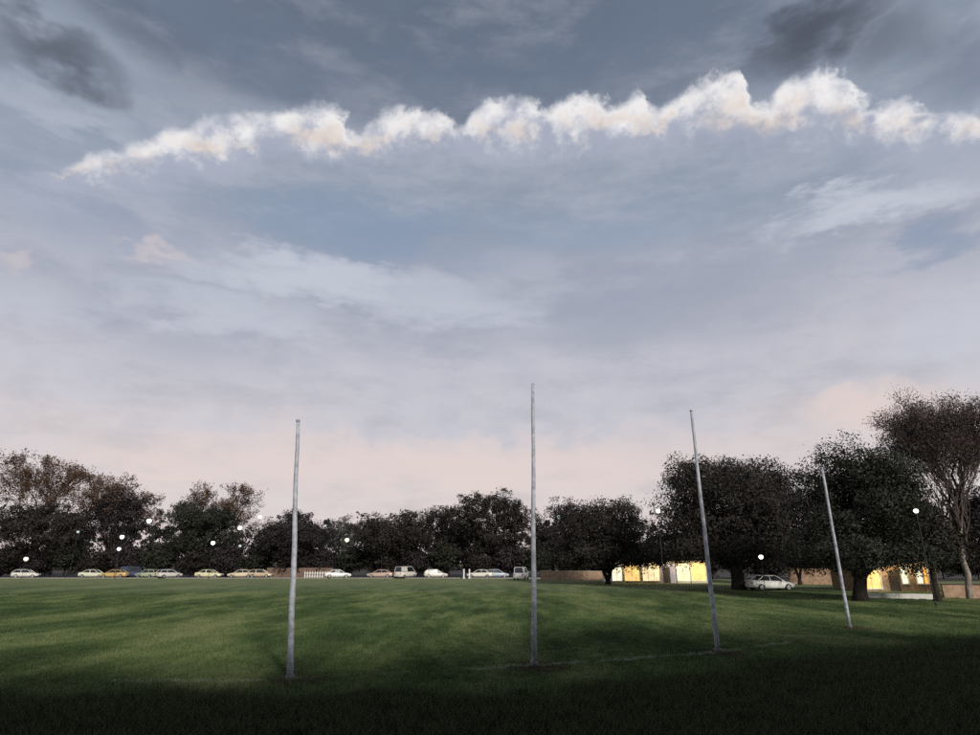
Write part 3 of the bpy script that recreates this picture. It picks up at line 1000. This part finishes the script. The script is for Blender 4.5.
def make_car(kind):
    rt = empty('parked_car')
    body_m = paint('car_paint_white', (0.72, 0.72, 0.70), 0.3, var=.06, coat=.4)
    L = 4.5 if kind == 'sedan' else (4.1 if kind == 'hatch' else 4.7)
    hw = .88
    # lower body sections (x, half width, bottom, waist height)
    if kind == 'van':
        st = [(-2.35, .80, .36, .95), (-2.28, .88, .28, 1.05), (-1.2, .92, .24, 1.08), (1.2, .92, .24, 1.08), (1.75, .90, .26, 1.02), (2.2, .84, .30, .86), (2.35, .74, .38, .72)]
    elif kind == 'hatch':
        st = [(-2.05, .76, .38, .88), (-1.95, .84, .30, .96), (-1.0, .88, .24, .95), (.7, .88, .24, .92), (1.3, .86, .26, .86), (1.85, .80, .30, .74), (2.05, .68, .40, .60)]
    else:
        st = [(-2.25, .74, .38, .86), (-2.15, .82, .30, .95), (-1.5, .87, .25, .97), (-.4, .89, .23, .93), (.7, .89, .23, .91), (1.4, .87, .25, .86), (2.05, .80, .30, .74), (2.25, .66, .40, .60)]
    secs = [(x, [(-w * .92, zb), (-w, zb + (zt - zb) * .35), (-w * .98, zb + (zt - zb) * .75), (-w * .86, zt), (0, zt + .03), (w * .86, zt), (w * .98, zb + (zt - zb) * .75), (w, zb + (zt - zb) * .35), (w * .92, zb)]) for x, w, zb, zt in st]
    body = loft(secs).build('body', body_m, rt, smooth=True)
    # cabin: glasshouse and roof
    if kind == 'van': cab = [(-2.2, 1.0), (-2.1, 1.92), (1.0, 1.92), (1.85, 1.02)]
    elif kind == 'hatch': cab = [(-1.95, .93), (-1.5, 1.42), (.15, 1.45), (1.05, .88)]
    else: cab = [(-1.65, .94), (-.95, 1.40), (.25, 1.42), (1.15, .88)]
    (xa, za), (xb, zb), (xc, zc), (xd, zd) = cab
    wt, wb = hw * .70, hw * .86
    loft([(xa, [(-wb, za - .06), (-wb, za), (wb, za), (wb, za - .06)]), (xb, [(-wb * .99, za - .04), (-wt, zb - .03), (wt, zb - .03), (wb * .99, za - .04)]),
          (xc, [(-wb * .99, zd - .04), (-wt, zc - .03), (wt, zc - .03), (wb * .99, zd - .04)]), (xd, [(-wb, zd - .08), (-wb, zd - .01), (wb, zd - .01), (wb, zd - .08)])]).build('window_glass', GLASS, rt)
    rf = loft([(xb - .06, [(-wt * .97, zb - .04), (-wt * .9, zb + .0), (wt * .9, zb + .0), (wt * .97, zb - .04)]), (xb + .2, [(-wt * 1.02, zb - .05), (-wt * .9, zb + .035), (wt * .9, zb + .035), (wt * 1.02, zb - .05)]),
               (xc - .2, [(-wt * 1.02, zc - .05), (-wt * .9, zc + .03), (wt * .9, zc + .03), (wt * 1.02, zc - .05)]), (xc + .06, [(-wt * .97, zc - .05), (-wt * .9, zc - .01), (wt * .9, zc - .01), (wt * .97, zc - .05)])]).build('roof', body_m, rt)
    for s in (-1, 1):
        xm = (xb + xc) / 2
        MB().tube([(xa, s * wb, za), (xb, s * wt, zb)], [.05, .04], 5).build('window_pillar', body_m, rt)
        MB().tube([(xd, s * wb, zd), (xc, s * wt, zc)], [.05, .035], 5).build('window_pillar', body_m, rt)
        MB().tube([(xm, s * (wb + .005), (za + zd) / 2 - .03), (xm, s * (wt + .005), (zb + zc) / 2 - .02)], [.04, .035], 5).build('window_pillar', body_m, rt)
        if kind == 'van':
            MB().box(((xa + xm) / 2, s * (wb + wt) / 2, 1.5), (xm - xa - .3, .16, .70)).build('side_panel', body_m, rt)
        MB().box((xd - .35, s * (hw + .08), zd + .09), (.12, .16, .11)).build('mirror', body_m, rt, bevel=.03)
        for wx in (st[0][0] + .82, st[-1][0] - .85):
            w = MB()
            w.lathe([(.0, -.10), (.22, -.10), (.315, -.09), (.325, 0), (.315, .09), (.22, .10), (0.0, .10)], 18)
            v = w.v[0].copy()
            w.v[0] = np.stack([v[:, 0], v[:, 2], v[:, 1]], axis=1)
            wh = w.build('wheel', RUBBER, rt)
            wh.location = (wx, s * (hw - .05), .325)
            r = MB()
            r.lathe([(.0, -.02), (.20, -.02), (.205, .02), (.06, .03), (.0, .03)], 12)
            v = r.v[0].copy()
            r.v[0] = np.stack([v[:, 0], v[:, 2] * s + s * .095, v[:, 1]], axis=1)
            r.build('rim', RIM, wh)
        xf, wf, zf, zt = st[-2][0] + .10, st[-2][1], st[-2][2], st[-2][3]
        MB().box((xf, s * (wf - .16), zt - .10), (.16, .26, .12)).build('headlight', HEAD, rt, bevel=.03)
        xr = st[0][0] + .03
        MB().box((xr, s * .62, st[0][3] - .14), (.10, .26, .15)).build('tail_light', TAIL, rt, bevel=.02)
    MB().box((st[-1][0] - .02, 0, .46), (.10, 1.2, .12)).build('grille', TRIM, rt)
    MB().box((st[0][0] - .01, 0, .62), (.03, .40, .12)).build('number_plate', PLATE, rt)
    return rt


def build_cars():
    protos = {}
    spec = [('hatch', 29, 111.3, .35, (0.62, 0.59, 0.54), 'silver small car parked below the low globe lamp'),
            ('sedan', 96, 111.5, .1, (0.62, 0.64, 0.48), 'pale cream-green car parked beside the amber car'),
            ('sedan', 117, 110.9, 3.2, (0.52, 0.36, 0.14), 'amber yellow car parked under two stacked lamps'),
            ('van', 136, 112.6, .0, (0.045, 0.06, 0.11), 'dark blue van parked between amber and green cars'),
            ('hatch', 150, 111.0, 2.9, (0.38, 0.42, 0.28), 'light green small car parked beside the dark blue van'),
            ('hatch', 171, 110.9, .9, (0.60, 0.57, 0.54), 'light grey hatchback parked at an angle beyond the oval'),
            ('sedan', 211, 111.0, .05, (0.66, 0.62, 0.40), 'pale yellow car parked below the spreading tree'),
            ('sedan', 243, 111.2, 3.2, (0.66, 0.56, 0.40), 'long cream car parked beside another tan car'),
            ('hatch', 262, 111.4, .1, (0.50, 0.40, 0.27), 'tan hatchback parked near the shorter outer goal post'),
            ('sedan', 339, 110.8, .25, (0.80, 0.80, 0.78), 'bright white car parked under the gap lamp'),
            ('sedan', 381, 110.8, 3.1, (0.50, 0.36, 0.30), 'salmon pink car parked beside the tall pale van'),
            ('van', 406, 110.9, 1.1, (0.66, 0.63, 0.57), 'pale grey tall van parked end-on beneath the low dark tree'),
            ('hatch', 436, 111.0, .2, (0.66, 0.61, 0.52), 'off-white hatchback parked alone beneath the middle trees'),
            ('sedan', 480, 111.0, 3.0, (0.72, 0.68, 0.60), 'white sedan parked beside the blue-grey car'),
            ('hatch', 497, 111.8, .1, (0.36, 0.42, 0.48), 'blue-grey small car parked behind the white sedan'),
            ('van', 521, 101.0, 1.35, (0.74, 0.73, 0.71), 'white van facing the oval beside the tallest goal post'),
            ('sedan', 767, 64.0, .12, (0.80, 0.81, 0.78), 'white car parked between the broad tree and small forked tree')]
    first = {}
    for kind, x, Y, rz, col, lab in spec:
        if kind not in first:
            first[kind] = o = make_car(kind)
        else:
            o = copy_tree(first[kind])
        p = at(x, YH, Y)
        o.location = (p.x, Y, 0.015 if Y > 109 else 0.0)
        o.rotation_euler = (0, 0, rz)
        tag(o, lab, 'car' if kind != 'van' else 'van', 'vehicles parked beyond the oval')
        if kind == 'van': o.name = 'parked_van'
        m = paint('car_paint_%d' % x, col, 0.3, var=.08, coat=.4)
        for ch in o.children:
            if ch.name.split('.')[0] in ('body', 'roof', 'window_pillar', 'side_panel', 'mirror'):
                ch.material_slots[0].link = 'OBJECT'
                ch.material_slots[0].material = m


build_cars()


# ------------------------------------------------------------------ buildings, walls, fences
BRICK = paint('brick_tan', (0.36, 0.24, 0.16), 0.9, var=.35, scale=2.5, bump=.3)
CREAM = paint('render_cream', (0.62, 0.55, 0.42), 0.85, var=.15)
PINK = paint('render_pink', (0.60, 0.44, 0.36), 0.85, var=.15)
LILAC = paint('render_lilac', (0.42, 0.38, 0.46), 0.85, var=.15)
WHITE = paint('white_paint', (0.74, 0.74, 0.70), 0.6, var=.12)
TILE = paint('roof_tile', (0.10, 0.06, 0.05), 0.85, var=.35)
TIMBER = paint('dark_timber', (0.06, 0.045, 0.035), 0.8, var=.3)
YEL = glow('lit_amber', (1.0, 0.66, 0.24), 1.1)
WARM = glow('lit_cream', (1.0, 0.83, 0.50), 1.1)
PALE = glow('lit_pale', (0.95, 0.92, 0.72), 1.2)
ORNG = glow('lit_orange', (1.0, 0.46, 0.08), 1.1)


def opening(parent, cx, z0, w, h, mat, yf, name='window', mull=True, frame=WHITE):
    """a lit window: frame proud of the wall, pane set back, glazing bars"""
    d = .08
    fr = MB()
    for (c, s) in (((cx, yf - .03, z0 + h + d / 2), (w + 2 * d, .10, d)), ((cx, yf - .03, z0 - d / 2), (w + 2 * d, .14, d)),
                   ((cx - w / 2 - d / 2, yf - .03, z0 + h / 2), (d, .10, h)), ((cx + w / 2 + d / 2, yf - .03, z0 + h / 2), (d, .10, h))):
        fr.box(c, s)
    o = fr.build(name, frame, parent)
    cols = max(1, round(w / .9)) if mull else 1
    for i in range(cols):
        pw = w / cols
        MB().box((cx - w / 2 + pw * (i + .5), yf - .012, z0 + h / 2), (pw - .05, .02, h - .03)).build('pane', mat, o)
    return o


def gable_roof(parent, x0, x1, y0, y1, z, rise, mat, eave=.45):
    a, b, c, d = x0 - eave, x1 + eave, y0 - eave, y1 + eave
    ym = (c + d) / 2
    zz = z - .06
    V = [(a, c, zz), (b, c, zz), (b, d, zz), (a, d, zz), (a + 1, ym, z + rise), (b - 1, ym, z + rise), (a, c, zz + .12), (b, c, zz + .12), (b, d, zz + .12), (a, d, zz + .12)]
    F = [(3, 2, 1, 0), (0, 1, 7, 6), (1, 2, 8, 7), (2, 3, 9, 8), (3, 0, 6, 9), (6, 7, 5, 4), (8, 9, 4, 5), (7, 8, 5), (9, 6, 4)]
    return MB().add(V, F).build('roof', mat, parent)


def fill_lamp(parent, x, y, z, watts):  # added lamp, put in to brighten the wall and the ground before it
    o = MB().box((x, y, z + .07), (.22, .16, .05)).build('fill_lamp', TIMBER, parent)
    MB().lathe([(.05, .04), (.09, 0), (.08, -.09), (.03, -.13)], 10, (x, y, z)).build('fill_bulb', WARM, o, smooth=True)
    d = bpy.data.lights.new('fill_light', 'POINT')
    d.energy = watts
    d.color = (1.0, .78, .42)
    d.shadow_soft_size = .12
    l = bpy.data.objects.new('fill_light', d)
    COL.objects.link(l)
    l.parent = o
    l.location = (x, y - .25, z - .25)


def build_buildings():
    # row of lit shopfronts between the forked tree and the broad tree
    Y = 86.0
    xa, xb = at(609, 575, Y).x, at(708, 575, Y).x
    rt = empty('shop_row', ((xa + xb) / 2, Y, 0), 0, 'low row of warmly lit shopfronts between two dark trees', 'building')
    W = xb - xa
    bays = [(612, 622, WHITE, PALE), (624, 640, CREAM, YEL), (642, 660, PINK, WARM), (662, 676, LILAC, None), (677, 690, CREAM, WARM), (691, 706, CREAM, YEL)]
    mid = (xa + xb) / 2
    for (p0, p1, wallm, lm) in bays:
        u0, u1 = at(p0 - 1, 575, Y).x - mid, at(p1 + 1, 575, Y).x - mid
        MB().box(((u0 + u1) / 2, 3, 1.6), (u1 - u0 - .01, 6, 3.2)).build('wall', wallm, rt)
        if lm:
            opening(rt, (u0 + u1) / 2, .28, (u1 - u0) * .84, 2.3, lm, 0.0)
        else:
            dd = MB().box(((u0 + u1) / 2 - .3, -.02, 1.03), (.9, .06, 2.06)).build('door', TIMBER, rt)
            MB().box(((u0 + u1) / 2 + .05, -.07, 1.0), (.03, .06, .16)).build('handle', RIM, dd)
    gable_roof(rt, -W / 2, W / 2, 0, 6, 3.2, 1.5, TILE)
    MB().box((0, -.42, 2.86), (W, .7, .08)).build('awning', TIMBER, rt)

    for i in range(5):
        fill_lamp(rt, -W / 2 + W * (i + .5) / 5, -.35, 2.66, 70)
    # lit cottage on the right
    Y = 62.0
    xa, xb = at(860, 585, Y).x, at(939, 585, Y).x
    mid = (xa + xb) / 2
    rt = empty('cottage', (mid, Y, 0), 0, 'brick cottage with bright amber window behind the white kerb wall', 'building')
    W = xb - xa
    MB().box((0, 2.5, 1.4), (W, 5, 2.8)).build('wall', BRICK, rt)
    def ux(p): return at(p, 585, Y).x - mid
    opening(rt, ux(872), .25, ux(881.5) - ux(862.5), 2.0, YEL, 0.0, mull=True)
    opening(rt, ux(906), .7, ux(909) - ux(903), 1.45, PALE, 0.0, mull=False)
    opening(rt, ux(921), .7, ux(924) - ux(918), 1.5, PALE, 0.0, mull=False)
    opening(rt, ux(927), .7, ux(929.5) - ux(925.5), 1.5, ORNG, 0.0, mull=False)
    dr = MB().box((ux(895), -.02, .98), (1.0, .06, 1.96)).build('door', TIMBER, rt)
    MB().box((ux(895) + .38, -.07, .95), (.03, .06, .16)).build('handle', RIM, dr)
    rf = gable_roof(rt, -W / 2, W / 2, 0, 5, 2.8, 1.2, TILE)
    MB().box((W * .3, 3.2, 4.2), (.6, .6, 1.6)).build('chimney', BRICK, rf)

    for p in (866, 889, 913, 933):
        fill_lamp(rt, ux(p), -.2, 2.45, 70)

    def wall(name, label, cat, p0, p1, Y0, Y1, h, mat, cope=None, th=.25, n=None):
        a, b = at(p0, YH, Y0), at(p1, YH, Y1)
        a.z = b.z = 0
        d = b - a
        L = d.length
        rt = empty(name, a, math.atan2(d.y, d.x), label, cat)
        n = n or max(1, round(L / 2.4))
        for i in range(n):
            MB().box((L * (i + .5) / n, 0, h / 2 - .05), (L / n - .02, th, h + .1)).build('panel', mat, rt, bevel=.015)
        if cope:
            MB().box((L / 2, 0, h + .035), (L + .06, th + .1, .07)).build('coping', cope, rt)
        return rt
    wall('kerb_wall', 'low white painted kerb wall before the lit cottage', 'wall', 858, 928, 50.5, 48.5, .38, WHITE)
    wall('garden_wall', 'low brown brick wall with dark coping by the pale trunk', 'wall', 936, 1010, 50.5, 49.5, 1.0, BRICK, TIMBER)
    wall('garden_wall', 'tan brick garden wall between the small forked tree and rounded tree', 'wall', 786, 856, 82, 80, 1.9, BRICK)
    wall('garden_wall', 'low tan brick wall beside the tallest goal post', 'wall', 540, 602, 99, 98, 1.3, BRICK, CREAM)
    wall('garden_wall', 'reddish brick wall behind the white picket fence', 'wall', 268, 334, 115.9, 115.9, 1.7, paint('brick_red', (0.17, 0.115, 0.085), .9, var=.35, scale=2.5))

    # picket fence and two bollards
    a, b = at(306, YH, 110.6), at(331, YH, 110.6)
    rt = empty('picket_fence', (a.x, a.y, 0), 0, 'short white picket fence beside the bright white car', 'fence')
    L = b.x - a.x
    for i in range(11):
        x = L * i / 10
        V = [(x - .07, 0, 0), (x + .07, 0, 0), (x + .07, 0, 1.05), (x, 0, 1.2), (x - .07, 0, 1.05)]
        V += [(p, .03, q) for p, _, q in V]
        MB().add(V, [(0, 1, 2, 3, 4), (9, 8, 7, 6, 5), (0, 5, 6, 1), (1, 6, 7, 2), (2, 7, 8, 3), (3, 8, 9, 4), (4, 9, 5, 0)]).build('picket', WHITE, rt)
    for z in (.35, .85):
        MB().box((L / 2, .06, z), (L + .2, .04, .09)).build('rail', WHITE, rt)
    for x in (464, 469.5):
        p = at(x, YH, 108.5)
        o = MB().lathe([(.17, -.05), (.17, .08), (.14, .1), (.13, 1.35), (.15, 1.38), (.15, 1.45), (.08, 1.55), (.02, 1.58)], 14).build('bollard', WHITE, smooth=False)
        o.location = (p.x, p.y, 0)
        tag(o, 'white round-topped bollard, one of a pair at the oval edge', 'bollard', 'pair of white bollards')


build_buildings()
